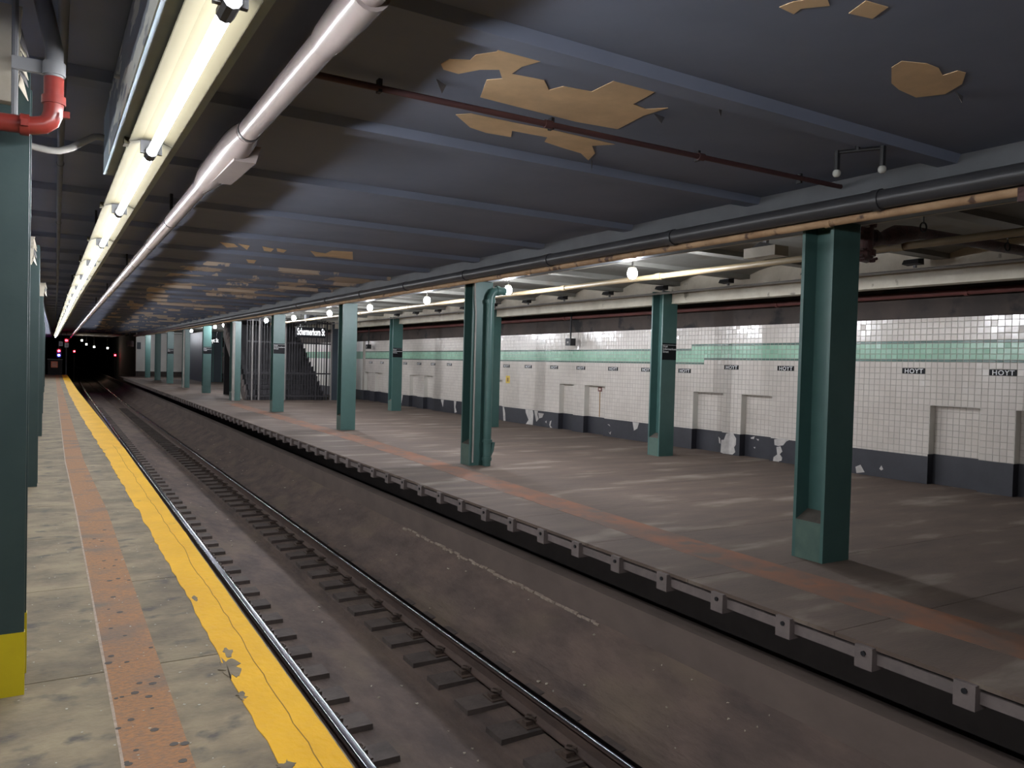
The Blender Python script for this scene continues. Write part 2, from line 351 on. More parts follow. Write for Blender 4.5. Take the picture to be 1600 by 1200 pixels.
for side, xr, y0 in (('l', 1.75, 4.94), ('r', 3.26, 4.26)):
    for i in range(1, 78):
        yy = y0 - .54 * 2 + .54 * i
        where = 'under the rail beside the yellow platform edge' if side == 'l' else 'under the rail nearer the disused platform'
        if 2 <= i < 14: lb = '%s tie block from the picture bottom, rail by %s' % (ORD[i - 2], 'the yellow edge' if side == 'l' else 'the disused platform')
        else: lb = 'small distant tie block %s' % where if i > 2 else 'tie block just below the picture %s' % where
        t = thing('tie_block', (xr, yy, -1.302), lb, 'tie', 'tie blocks under the %s rail' % ('near' if side == 'l' else 'far'))
        inst('block', tie_me[side], t)
        if i < 40:
            tp_ = inst('tie_plate', tie_me['plate'], t)
            inst('spring_clip', tie_me['clip'], tp_, (0, 0, .012)); inst('spring_clip', tie_me['clip'], tp_, (0, .25, .012), (0, 0, math.pi))

# ------------------------------------------------------------------ far (disused) platform
fr = struct(MB().box(4.3, 10.6, -5, 61.6, -.22, -.026).build('floor_disused_platform', 'under'), 'body of the disused platform')
y = 2.75 - 1.17 * 5
while y < 61.5:
    y1 = y + 1.17
    if y1 > 61.5: y1 = 61.6
    MB().hexa([(3.795, y + .003, -.026), (10.6, y + .003, -.026), (10.6, y1 - .003, -.026), (3.795, y1 - .003, -.026)], [(3.79, y + .003, 0), (10.6, y + .003, 0), (10.6, y1 - .003, 0), (3.79, y1 - .003, 0)]).build('concrete_slab', 'slab_r', fr); y = y1
st2 = strip('faded_strip', 'orange_r', lambda t: 4.32 + .04 * min(9, max(0, t - 4.5)), lambda t: 4.72 + .04 * min(9, max(0, t - 4.5)), -3, 26, -.001, .0015, .25, .012, fr, 8)
tag(st2, 'faded orange painted strip on the disused platform')
bl = MB().box(0, .10, 0, .105, -.135, -.012); bo = bl.build('edge_block', 'bracket'); bme = bo.data; bpy.data.objects.remove(bo)
brd = MB().box(0, .04, 0, .43, -.105, -.046); bo = brd.build('edge_board', 'bracket'); brme = bo.data; bpy.data.objects.remove(bo)
for i in range(108):
    yy = 2.01 + .536 * (i - 7)
    inst('edge_block', bme, fr, (3.764, yy - .05, 0)); inst('edge_board', brme, fr, (3.806, yy + .06, 0))
    if i < 20:
        pass
pin = MB(); 
for i in range(24):
    yy = 2.01 + .536 * (i - 7)
    pin.tube([(3.766, yy, -.05), (3.755, yy, -.05)], .014, 8)
po = pin.build('bolt_ends', 'black', fr, smooth=False); po['kind'] = 'stuff'

# ------------------------------------------------------------------ tiled wall behind the disused platform
T = .083; WX = 10.15; Y0T = 4.20 - T * 4; NY = 292
def snap(v): return Y0T + round((v - Y0T) / T) * T
niches = [(snap(a), snap(b)) for a, b in ((4.30, 4.98), (5.33, 6.01), (8.67, 9.35), (9.80, 10.48), (13.13, 13.87), (14.29, 14.94), (17.6, 18.3), (18.78, 19.45), (21.98, 22.66), (23.1, 23.8), (26.35, 27.03), (27.5, 28.2))]
NT = 1.069; ND = .125
w_ = MB(); prev = -5
for a, c in niches:
    w_.box(WX + .0035, WX + .4, prev, a, -.05, 2.3); w_.box(WX + .0035, WX + .4, a, c, NT, 2.3); w_.box(WX + .0035 + ND, WX + .4, a, c, -.05, NT); prev = c
w_.box(WX + .0035, WX + .4, prev, 28.4, -.05, 2.3)
wall = struct(w_.build('wall_right', 'grout'), 'white tiled station wall with green band and dark painted base')
MB().box(WX - .004, WX + .4, 28.4, 61.6, -.05, 2.3).build('distant_wall', 'whitewall', wall)
gb = MB().box(WX - .008, WX + .1, 28.4, 61.6, 1.57, 1.857).build('distant_green_band', 'tile_g', wall)
MB().box(WX - .01, WX + .4, -5, 61.6, 2.245, 3.4).build('sooty_upper_wall', 'soot', wall)
# dado: black painted base, in and out of the niches
d = MB(); prev = -5
DZ = lambda yy: .405 if yy < 7.5 else .375
for a, c in niches + [(61.5, 61.5)]:
    d.box(WX - .012, WX + .01, prev, a, 0, DZ(a)); 
    if a < 60:
        d.box(WX + ND - .012, WX + ND + .01, a, c, 0, DZ(a))
        d.box(WX - .012, WX + ND, a - .0001, a + .006, 0, DZ(a)); d.box(WX - .012, WX + ND, c - .006, c + .0001, 0, DZ(a))
    prev = c
do = d.build('painted_base', 'dado', wall)
jm = MB()
for a, c in niches:
    jm.box(WX + .002, WX + ND, a, a + .004, .36, NT); jm.box(WX + .002, WX + ND, c - .004, c, .36, NT); jm.box(WX + .002, WX + ND, a, c, NT - .004, NT)
jm.build('niche_jambs', 'whitewall', wall)
def in_niche(yc, zc): return zc < NT and any(a - .001 < yc < c + .001 for a, c in niches)
tiles = []     # (kind, yc, zc, h)
for j in range(NY):
    yc = Y0T + T * (j + .5)
    lo = 1.652 if yc < 10.25 else 1.652 - T
    hi = 1.94 if yc < 10.56 else 1.94 - T
    z = lo
    while z - T > .30: z -= T; tiles.append(('w', yc, z + T / 2, T))
    tiles.append(('b', yc, lo + .0175, .035)); tiles.append(('b', yc, hi - .0175, .035))
    n = 3 if abs((hi - lo) - .288) < .01 else 4
    hh = (hi - lo - .07) / n
    for q in range(n): tiles.append(('g', yc, lo + .035 + hh * (q + .5), hh))
    z = hi
    while z + T < 2.30: tiles.append(('w', yc, z + T / 2, T)); z += T
# name tiles take the place of four tiles
HO = [5.12, 6.24, 7.36, 8.46, 9.60, 10.735, 11.83, 12.91, 14.04, 15.17, 16.30, 17.42, 18.55, 19.68, 20.8, 21.93, 23.05, 24.2, 25.3, 26.4, 27.5]
HO = [snap(v - 2 * T) + 2 * T for v in HO]
def hoz(v): return 1.652 - 1.5 * T if v < 10.25 else 1.652 - 2.5 * T
def is_name(yc, zc): return any(abs(yc - v) < 2 * T and abs(zc - hoz(v)) < T * .5 for v in HO)
tiles = [t for t in tiles if not (t[0] == 'w' and is_name(t[1], t[2]))]
def tile_geo(h):
    g = .0028; a, c = T / 2 - g, h / 2 - g; e = .003; D = .005
    v = [(0, -a, -c), (0, a, -c), (0, a, c), (0, -a, c), (-D * .6, -a, -c), (-D * .6, a, -c), (-D * .6, a, c), (-D * .6, -a, c),
         (-D, -a + e, -c + e), (-D, a - e, -c + e), (-D, a - e, c - e), (-D, -a + e, c - e)]
    f = [(4, 0, 1, 5), (5, 1, 2, 6), (6, 2, 3, 7), (7, 3, 0, 4), (8, 4, 5, 9), (9, 5, 6, 10), (10, 6, 7, 11), (11, 7, 4, 8), (8, 9, 10, 11)]
    return v, [tuple(reversed(q)) for q in f]
rnd = random.Random(21)
mass = {'w': MB(), 'g': MB(), 'b': MB()}
near_me = {}
cand = sorted([t for t in tiles if t[1] > 4.34], key=lambda t: (t[1], t[2]))
singles = set()
for t in cand:
    if t[0] in 'wg' and t[2] > .42 and len(singles) < 290: singles.add(t)
for t in tiles:
    k_, yc, zc, h = t
    v, f = tile_geo(h)
    x = WX + .005 + (ND if in_niche(yc, zc) else 0)
    ry, rz = rnd.gauss(0, .010), rnd.gauss(0, .010)
    if rnd.random() < .06: ry *= 3; rz *= 3
    if t in singles:
        key = (k_, round(h, 4))
        if key not in near_me:
            mb = MB(); mb.add(v, f); o = mb.build('wall_tile', 'tile_o' if k_ == 'w' else 'tile_g'); near_me[key] = o.data; bpy.data.objects.remove(o)
        inst('wall_tile', near_me[key], wall, (x, yc, zc), (0, ry, rz))
    else:
        if yc > 22 and False: continue
        mass[k_].add([(x + px + pz * ry - py * rz, yc + py, zc + pz) for px, py, pz in v], f)
for k_, nm, m in (('w', 'white_tiles', 'tile'), ('g', 'green_band_tiles', 'tile_g'), ('b', 'band_border_tiles', 'tile_b')):
    o = mass[k_].build(nm, m, wall); o['kind'] = 'stuff'
hoyt = text_mesh('HOYT', .088, .0015, 1.14, .0008)
pl = MB().box(-.010, 0, -2 * T + .003, 2 * T - .003, -T / 2 + .003, T / 2 - .003); po = pl.build('name_tile', 'signblack'); plme = po.data; bpy.data.objects.remove(po)
WALLROT = Matrix(((0, 0, -1), (-1, 0, 0), (0, 1, 0))).to_euler()      # text x -> -Y, text y -> Z, facing -X
s = .26 / hoyt['w']
for v in HO:
    p_ = inst('name_tile', plme, wall, (WX + .008, v, hoz(v)))
    o = inst('lettering', hoyt, p_, (-.0115, .13, -.031)); o.rotation_euler = WALLROT; o.scale = (s, 1.0, 1)
# bare patches in the painted base
P_ = [[(9.65, .36), (9.5, .4), (9.47, .35), (9.42, .3), (9.42, .19), (9.46, .14), (9.43, .06), (9.49, .01), (9.71, .005), (9.77, .02), (9.76, .24), (9.7, .25)],
      [(8.6, .36), (8.46, .39), (8.28, .385), (8.36, .35), (8.42, .28), (8.52, .26), (8.59, .27)],
      [(8.55, .24), (8.47, .26), (8.43, .18), (8.48, .13), (8.43, .08), (8.44, .03), (8.49, .015), (8.49, .005), (8.61, .005), (8.6, .07), (8.53, .12)],
      [(9.83, .29), (9.79, .26), (9.78, .17), (9.81, .18)],
      [(17.51, .36), (17.45, .375), (17.38, .22), (17.35, .01), (17.45, .005)],
      [(16.37, .37), (16.03, .37), (15.99, .27), (16.01, .01), (16.33, .005), (16.21, .12), (16.35, .29)],
      [(15.96, .37), (15.79, .37), (15.81, .28), (15.75, .17), (15.85, .1)], [(15.46, .13), (15.39, .16), (15.4, .1)],
      [(15.25, .15), (15.18, .18), (15.23, .05), (15.14, .01), (15.22, .005), (15.27, .07)], [(15.77, .32), (15.52, .32), (15.59, .22), (15.73, .19)],
      [(13.03, .26), (12.97, .26), (12.93, .22)], [(12.98, .1), (12.94, .08), (12.9, .12), (12.92, .05)], [(7.1, .10), (7.02, .14), (6.95, .04), (7.08, .01)], [(6.72, .12), (6.69, .17), (6.66, .12), (6.69, .10)],
      [(20.4, .37), (20.25, .37), (20.3, .2), (20.2, .05), (20.35, .02)], [(21.3, .36), (21.1, .37), (21.15, .15)], [(24.6, .37), (24.3, .37), (24.4, .1), (24.55, .02)], [(25.6, .36), (25.4, .37), (25.5, .05)], [(12.2, .37), (12.0, .37), (12.05, .25), (12.15, .2)]]
for q in P_:
    MB().poly([(WX - .0125, a, c) for a, c in q], (-.003, 0, 0)).build('bare_patch', 'bare', do)
for q in ([(9.21, .33), (9.12, .36), (9.14, .31), (9.2, .31)], [(9.09, .32), (9.03, .32), (9.04, .29)], [(9.14, .17), (9.1, .18), (9.11, .15)]):
    MB().poly([(WX + ND - .0125, a, c) for a, c in q], (-.003, 0, 0)).build('bare_patch', 'bare', do)
# far end wall of the disused platform
ew = MB().box(4.95, 10.5, 61.6, 61.9, .36, 3.3)
e_ = struct(ew.build('wall_far', 'whitewall'), 'pale end wall of the disused platform')
MB().box(4.95, 10.5, 61.58, 61.9, -.05, .36).build('dark_base', 'soot', e_)
MB().box(5.0, 5.25, 61.55, 61.6, 1.95, 2.45).build('dark_panel', 'bluedark', e_)
# dark tunnel shell
struct(MB().box(5.35, 5.9, 61.95, 125, -1.6, 3.4).build('wall_tunnel_right', 'dark'), 'dark tunnel wall beyond the disused platform')
struct(MB().box(-5.9, -5.5, -5, 125, -1.6, 3.4).build('wall_left', 'dark'), 'dark wall across the near platform')
struct(MB().box(-5.9, 10.6, 125, 125.4, -1.6, 3.4).build('wall_tunnel_end', 'dark'), 'dark end of the tunnel')
struct(MB().box(-5.9, 10.6, -5.4, -5, -1.6, 3.4).build('wall_back', 'dark'), 'dark wall behind the viewer')

# ------------------------------------------------------------------ ceilings
CZ = 2.885
CK = .784
ce = struct(MB().beamY(-5.9, 5.1, CZ, CZ + .3, -5, 12.7, SL).build('ceiling', 'ceil'), 'dark sooty ceiling over the track')
MB().beamY(-5.9, 5.1, CZ, CZ + .3, 12.7, 125, SL).build('peeling_ceiling', 'ceil_far', ce)
for k in range(-4, 42):
    yy = 2.87 + 1.645 * k; zc = CZ + SL * yy
    MB().hexa([(-5.5, yy, zc - .055), (5.05, yy, zc - .055), (5.05, yy + .13, zc - .055), (-5.5, yy + .13, zc - .055)], [(-5.5, yy - .03, zc + .01), (5.05, yy - .03, zc + .01), (5.05, yy + .16, zc + .01), (-5.5, yy + .16, zc + .01)]).build('ceiling_rib', 'ceil' if yy < 12.5 else 'ceil_far', ce)
CP = [[(2.02, 4.36), (2.03, 4.26), (2.14, 4.2), (2.13, 4.11), (2.21, 4.0), (2.19, 3.9), (2.3, 3.88), (2.4, 3.93), (2.57, 3.89), (2.5, 3.97), (2.45, 4.11), (2.46, 4.25), (2.69, 4.22), (2.81, 4.35), (2.85, 4.24), (3.06, 4.21), (3.06, 3.9), (3.17, 3.88), (3.21, 3.92), (3.39, 3.89), (3.42, 4.07), (3.44, 4.24), (3.58, 4.27), (3.69, 4.16), (3.66, 4.39), (3.71, 4.75), (3.34, 4.79), (2.99, 4.77), (2.5, 4.74), (2.38, 4.43), (2.45, 4.35), (2.36, 4.23), (2.26, 4.3), (2.18, 4.44), (2.07, 4.43)],
      [(2.53, 5.18), (2.61, 5.09), (2.96, 5.09), (3.36, 5.07), (3.95, 5.09), (3.82, 5.23), (3.98, 5.4), (4.07, 5.62), (3.88, 5.47), (3.67, 5.43), (3.44, 5.37), (3.39, 5.25), (3.07, 5.27), (3.15, 5.42), (2.93, 5.44), (2.76, 5.39)],
      [(4.27, 2.85), (4.23, 2.76), (4.38, 2.7), (4.5, 2.7), (4.63, 2.75), (4.63, 2.66), (4.70, 2.65), (4.86, 2.76), (4.95, 2.92), (4.86, 3.06), (4.64, 3.04), (4.5, 3.0)],
      [(3.11, 2.7), (3.12, 2.62), (3.21, 2.5), (3.3, 2.55), (3.21, 2.65), (3.23, 2.71)], [(3.4, 2.42), (3.55, 2.40), (3.6, 2.52), (3.45, 2.55)],
      [(2.28, 13.3), (2.5, 13.31), (2.63, 13.65), (2.49, 13.86)], [(2.56, 13.26), (2.76, 13.35), (2.83, 13.9)],
      [(2.95, 13.28), (3.18, 13.45), (3.23, 13.87), (3.1, 13.82)], [(3.2, 13.34), (3.4, 13.46), (3.44, 13.83), (3.31, 13.74)],
      [(3.75, 13.25), (3.89, 13.33), (4.06, 13.39), (4.04, 12.95), (4.37, 12.85), (4.72, 13.85), (4.2, 13.79), (4.03, 13.9)], [(3.11, 15.33), (3.29, 15.3), (3.37, 15.85), (3.25, 15.83)]]
for i, q in enumerate(CP):
    q = [(a * CK, c * CK) for a, c in q]
    a2 = sum(q[j][0] * q[(j + 1) % len(q)][1] - q[(j + 1) % len(q)][0] * q[j][1] for j in range(len(q)))
    if a2 > 0: q = q[::-1]
    pa = MB().poly([(a, c, CZ + SL * c - .001) for a, c in q], (0, 0, -.003)).build('bare_patch', 'tan', ce)
    tag(pa, 'bare tan plaster where ceiling paint has fallen')
for (x, yy, dx, dy, dz) in ((3.68, 4.3, .10, .02, -.05), (4.05, 5.55, .05, .05, -.08), (3.72, 3.84, .12, .0, -.03), (2.1, 4.6, .08, .05, -.06), (4.95, 2.85, .10, .02, -.05), (3.9, 3.9, .06, .02, -.07)):
    x *= CK; yy *= CK; zc = CZ + SL * yy
    MB().poly([(x, yy, zc - .004), (x + dx, yy + dy, zc - .004), (x + dx * .6, yy + dy - .02, zc + dz)], (.002, .004, 0)).build('paint_flake', 'flake', ce)
# girder along the first column row and the roof of the disused platform
g1 = MB().beamY(5.03, 5.40, 2.60, 3.0, -5, 62, SL)
gg = struct(g1.build('ceiling_girder', 'girder'), 'dark steel girder over the first column row')
MB().beamY(5.385, 5.41, 2.598, 2.612, -5, 62, SL).build('pale_edge', 'pale_edge', gg)
b = MB(); n = 8
rc = MB(); pitch = 1.49; yb = 3.79 - 1.49 * 4
for k in range(55):
    ya = yb + pitch * k; yc = ya + pitch - .18
    if ya > 76: break
    pr = []
    for i in range(n + 1):
        u = i / n; pr.append((ya + (yc - ya) * u, 2.86 + .10 * math.sin(math.pi * u) ** .8))
    pr += [(yc, 2.80), (yc + .18, 2.80)]
    for (p, q), (r_, s_) in zip(pr, pr[1:] + [(yc + .18, 2.86)]):
        rc.add([(5.3, p, q + SL * p), (8.98, p, q + SL * p), (8.98, r_, s_ + SL * r_), (5.3, r_, s_ + SL * r_)], [(0, 1, 2, 3)])
rco = struct(rc.build('ceiling_disused_platform', 'rceil'), 'grey cream vaulted ceiling of the disused platform')
rco.data.flip_normals()
struct(MB().beamY(8.9, 10.5, 2.95, 3.05, -5, 61.6, SL).build('ceiling_by_wall', 'dark'), 'dark ceiling strip beside the tiled wall')
struct(MB().beamY(5.3, 10.5, 3.1, 3.2, -5, 61.6, SL).build('ceiling_deck', 'dark'))
b2 = MB()
b2.beamY(8.875, 9.0, 2.525, 2.95, -5, 61.6, SL); b2.beamY(8.868, 9.06, 2.515, 2.535, -5, 61.6, SL)
struct(b2.build('ceiling_beam', 'cream'), 'cream painted beam over the second column row')

# ------------------------------------------------------------------ columns
def hsec(x0, y0, fw, dp, e=0.0, ft=.028, wt=.03):
    x1, y1 = x0 + fw, y0 + dp; xm = (x0 + x1) / 2
    return [(x0 - e, y0 - e), (x1 + e, y0 - e), (x1 + e, y0 + ft + e), (xm + wt / 2 + e, y0 + ft + e), (xm + wt / 2 + e, y1 - ft - e), (x1 + e, y1 - ft - e), (x1 + e, y1 + e), (x0 - e, y1 + e), (x0 - e, y1 - ft - e), (xm - wt / 2 - e, y1 - ft - e), (xm - wt / 2 - e, y0 + ft + e), (x0 - e, y0 + ft + e)]
def column(x, yy, ztop, label, group, m='green', fw=.315, dp=.285, base=True, sign=False):
    t = thing('steel_column', (x + fw / 2, yy + dp / 2, 0), label, 'column', group)
    sec = hsec(-fw / 2, -dp / 2, fw, dp)
    MB().loft([[(a, c, 0) for a, c in sec], [(a, c, ztop) for a, c in sec]]).build('shaft', m, t)
    if base:
        for s_ in (-1, 1):
            xo, xi = s_ * (fw / 2 - .001), s_ * .016
            ya, yb_ = -dp / 2 + .028, dp / 2 - .028
            q = [(xo, ya), (xi, ya), (xi, yb_), (xo, yb_)]
            if s_ > 0: q = q[::-1]; zt = [.37, .37, .37, .37]
            bt = [(a, c, 0) for a, c in q]; tp = [(a, c, .30 if abs(a) > .1 else .37) for a, c in q]
            MB().hexa(bt, tp).build('base_fill', 'green_in' if m == 'green' else m, t)
            a0 = min(xo, xi) + .002; a1 = max(xo, xi) - .002
            z = lambda x_: (.30 if abs(x_) > .1 else .37) + .001
            MB().hexa([(a0, ya, z(a0)), (a1, ya, z(a1)), (a1, yb_, z(a1)), (a0, yb_, z(a0))], [(a0, ya, z(a0) + .003), (a1, ya, z(a1) + .003), (a1, yb_, z(a1) + .003), (a0, yb_, z(a0) + .003)]).build('base_dust', 'dust', t)
    if sign:
        sp = MB().box(-fw / 2 + .004, fw / 2 - .004, -dp / 2 - .006, -dp / 2 + .002, 1.62, 1.90).build('name_plate', 'signblack', t)
        MB().box(-fw / 2 + .004, fw / 2 - .004, -dp / 2 - .007, -dp / 2 + .002, 1.868, 1.872).build('white_line', 'white', sp)
        for s_, zz in (('Hoyt', 1.83), ('Schermerhorn', 1.785), ('Street', 1.74)):
            me = LET[s_]; sc = .95
            o = inst('lettering', me, sp, (-fw / 2 + .012, -dp / 2 - .0075, zz), (math.pi / 2, 0, 0))
    return t
LET = {s_: text_mesh(s_, .052, .001, 1.0) for s_ in ('Hoyt', 'Schermerhorn', 'Street')}
CY = [3.79 + 5.97 * k for k in range(11)]
CX = [5.05, 5.12, 5.17, 5.17, 5.18, 5.19, 5.2, 5.2, 5.2, 5.2, 5.2]
row1_lab = ['nearest and largest green steel column on the disused platform', 'green steel column with a thick downpipe strapped to its front',
            'third green column from the right along the disused platform edge', 'green column before the barred stair, black name plate on it',
            'green column with a pipe at the left end of the barred stair', 'narrow green column with name plate left of the barred stair',
            'seventh green column along the disused platform edge', 'eighth green column along the disused platform edge', 'ninth green column along the disused platform edge', 'far tenth green column at the disused platform edge']
for k in range(10):
    column(CX[k], CY[k], 2.60 + SL * CY[k], row1_lab[k], 'green columns along the disused platform edge', sign=k in (3, 5, 7))
row2_lab = {1: 'green column with black name plate in front of the HOYT wall', 2: 'green column mostly hidden behind the downpipe column', 3: 'small green column with name plate by the tiled wall'}
for k in (1, 2, 3):
    column(8.69, CY[k], 2.72 + SL * CY[k], row2_lab[k], 'green columns near the tiled wall', sign=k in (1, 3))
LX = [(-.105, 3.82), (-.165, 9.79), (-.205, 15.76), (-.265, 21.73), (-.33, 27.7), (-.38, 33.67), (-.43, 39.6)]
llab = ['dark column with yellow foot at the left edge of the picture', 'second dark column behind the yellow footed one', 'third dark column along the near platform', 'fourth dark column along the near platform', 'fifth dark column along the near platform', 'sixth dark column along the near platform', 'seventh dark column along the near platform']
for k, (xr, yy) in enumerate(LX):
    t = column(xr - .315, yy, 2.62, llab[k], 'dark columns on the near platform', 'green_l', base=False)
    if k == 0:
        sec = hsec(-.1575, -.1425, .315, .285, .003)
        sk = MB().loft([[(a, c, 0) for a, c in sec], [(a, c, .272 + .004 * math.sin(40 * a + 9 * c)) for a, c in sec]])
        tag(sk.build('painted_foot', 'yellow_col', t), 'yellow painted foot')
lg = MB().beamY(-.62, -.30, 2.62, 2.95, -5, 62, 0)
struct(lg.build('ceiling_girder_near', 'ceil'), 'dark girder over the near column row')
# cream peeling panels at the heads of the near columns
for (x, yy, z0, z1, lb) in ((-.135, 3.77, 2.47, 2.86, 'peeling cream board at the head of the nearest dark column'), (-.215, 9.74, 2.40, 2.70, 'ragged cream board at the head of the second dark column'), (-.175, 15.71, 2.45, 2.68, 'small ragged cream board on the third dark column')):
    t = thing('peeling_board', (x, yy, z0), lb, 'board')
    rnd = random.Random(int(yy * 10)); h = z1 - z0
    rings = []
    for i in range(9):
        u = i / 8; a = rnd.uniform(-.008, .008)
        rings.append([(-.10, -.01, h * u), (-.10, .05, h * u), (.0 + a - .02 * (1 - u), .05, h * u), (.0 + a - .02 * (1 - u), -.01, h * u)])
    MB().loft(rings).build('board', 'cream', t)
    for i in range(5):
        z = h * rnd.uniform(.1, .9); MB().poly([(-.01, 0, z), (-.005, .05, z + .07), (.022, .02, z - .05)], (.003, .002, 0)).build('loose_flake', 'flake' if i % 2 else 'cream', t)

# pipes fixed to columns
def pipe(name, pts, r, m, label, cat='pipe', group=None, n=12, couplings=(), cr=1.25, cl=.05, cm=None, parts=()):
    """a pipe run with ring couplings at given arc positions (0..1 of y-range of straight pipes)"""
    p0 = Vector(pts[0]); t = thing(name, p0, label, cat, group)
    MB().tube([Vector(p) - p0 for p in pts], r, n).build('pipe_run', m, t)
    for c in couplings:
        c = Vector(c[0]), Vector(c[1])
        a = c[0] - p0; d_ = c[1].normalized()
        MB().tube([a - d_ * cl / 2, a + d_ * cl / 2], r * cr, n).build('coupling', cm or m, t)
    return t
yk = CY[1]
t = pipe('downpipe', [(5.36, yk - .075, .0), (5.355, yk - .075, 2.36), (5.365, yk - .075, 2.44), (5.40, yk - .075, 2.50), (5.46, yk - .07, 2.53), (5.60, yk - .06, 2.53)], .058, 'green', 'thick green downpipe fixed to the second green column',
         couplings=[((5.36, yk - .075, .36), (0, 0, 1)), ((5.36, yk - .075, .10), (0, 0, 1)), ((5.355, yk - .075, 2.37), (0, 0, 1)), ((5.47, yk - .07, 2.53), (1, 0, 0))], cl=.045)
b = MB().tube([(.03, 0, .12), (.08, 0, .22), (.10, 0, .34)], .03, 8); b.build('branch', 'green', t)
pipe('conduit', [(5.16, yk - .02, .05), (5.155, yk - .02, 2.2), (5.135, yk - .02, 2.42), (5.13, yk - .02, 2.62)], .013, 'conduit', 'thin pale conduit up the front of the second green column', 'conduit', n=8)
yk = CY[4]
pipe('downpipe', [(5.24, yk - .07, .0), (5.24, yk - .07, 2.7)], .05, 'conduit', 'pale vertical pipe on the column at the left end of the barred stair', couplings=[((5.24, yk - .07, .3), (0, 0, 1))])
yk = CY[6]
pipe('downpipe', [(5.24, yk - .07, .0), (5.24, yk - .07, 2.75)], .045, 'conduit', 'far pale vertical pipe on the seventh green column')

# ------------------------------------------------------------------ pipes under the roof
ring = lambda x, z, ylist, s=0: [((x, q, z + s * q), (0, 1, s)) for q in ylist]
pipe('overhead_pipe', [(4.85, -4, 2.64 - 4 * .0035), (4.85, 62, 2.64 + 62 * .0045)], .066, 'pipe_dark', 'long dark pipe along the top of the disused platform girder', couplings=ring(4.85, 2.642, [3.3, 5.35, 7.4, 9.5, 11.6, 13.7, 15.8, 18], .0044), cr=1.14, cl=.06)
pipe('overhead_conduit', [(4.93, -4, 2.555 - 4 * .004), (4.93, 62, 2.555 + 62 * .005)], .031, 'beige', 'peeling beige pipe hung below the dark pipe', couplings=ring(4.93, 2.555, [3.75, 6.0, 8.0, 10.2, 12.5, 15], .005), cr=1.12, cl=.05)
h_ = thing('pipe_hanger', (4.9, 2.4, 2.5), 'dark strap hanging both girder pipes at the right edge', 'hanger')
MB().box(-.015, .075, -.02, .02, .0, .012).build('strap', 'rust', h_); MB().box(-.018, -.012, -.02, .02, 0, .085).build('drop', 'rust', h_); MB().box(.070, .076, -.02, .02, 0, .085).build('drop', 'rust', h_); MB().box(.07, .14, -.02, .02, .075, .085).build('arm', 'rust', h_)
pipe('water_pipe', [(6.5, -4, 2.58), (6.5, 27.7, 2.70)], .034, 'pipe_cream', 'cream pipe under the vaulted ceiling of the disused platform', couplings=ring(6.5, 2.597, [4.2, 7.4, 9.5, 12.4, 15.4, 18.4], .0036), cr=1.25, cl=.10)
pipe('standpipe', [(9.98, -4, 2.53), (9.98, 61, 2.70)], .045, 'red_mid', 'dull red pipe high along the tiled wall', couplings=ring(9.98, 2.54, [5.5, 8.5, 11.5, 14.5], .0023))
pipe('electrical_conduit', [(8.66, -4, 2.655), (8.66, 27.5, 2.655 + 31.5 * SL)], .018, 'conduit', 'thin conduit along the cream beam carrying the small floodlights', 'conduit', n=8)
# fire pipe beside the nearest column
t = pipe('fire_pipe', [(5.76, 4.02, 2.44), (5.76, 4.02, 2.90)], .062, 'rust', 'rusty vertical fire pipe with bolted flange beside the nearest green column', couplings=[((5.76, 4.02, 2.46), (0, 0, 1)), ((5.76, 4.02, 2.70), (0, 0, 1))], cr=1.35)
MB().tube([(-.13, -.05, -.01), (.05, .02, .0)], .055, 10).build('flange_body', 'rust', t)
for (a, c) in ((-.15, -.02), (-.12, -.04), (-.10, .03), (-.14, .03), (.0, -.05), (.03, -.03)):
    MB().tube([(a, -.05, c), (a, -.09, c)], .012, 6).build('bolt', 'red_dark', t)
MB().box(-.22, -.05, -.07, -.05, .22, .235).build('clamp', 'conduit', t); MB().box(-.16, -.11, -.07, -.05, .22, .34).build('clamp', 'conduit', t)
pts = [(5.845, 4.03, 2.60), (5.88, 4.03, 2.60), (5.93, 4.03, 2.60), (6.0, 4.03, 2.61), (6.08, 4.03, 2.63), (6.18, 4.03, 2.66), (6.3, 4.03, 2.68), (6.42, 4.03, 2.705), (6.6, 4.03, 2.715), (8.52, 4.03, 2.735)]
t = thing('fire_pipe', pts[0], 'dark red branch pipe running from the rusty fire pipe to the wall', 'pipe')
MB().tube([Vector(p) - Vector(pts[0]) for p in pts], [.07, .075, .06, .055, .075, .085, .075, .06, .05, .05], 12).build('pipe_run', 'rust', t)
for (x, z) in ((6.42, 2.74), (7.79, 2.71)):
    t = thing('ring_hanger', (x, 3.93, z), 'iron ring hanger %s' % ('above the rusty fire pipe' if x < 7 else 'at the right edge of the picture'), 'hanger')
    MB().tube([(.045 * math.cos(q), 0, .04 * math.sin(q)) for q in [2 * math.pi * i / 14 for i in range(15)]], .007, 6, False).build('ring', 'black', t)
    MB().tube([(0, 0, .03), (0, 0, .16)], .006, 6).build('rod', 'black', t)
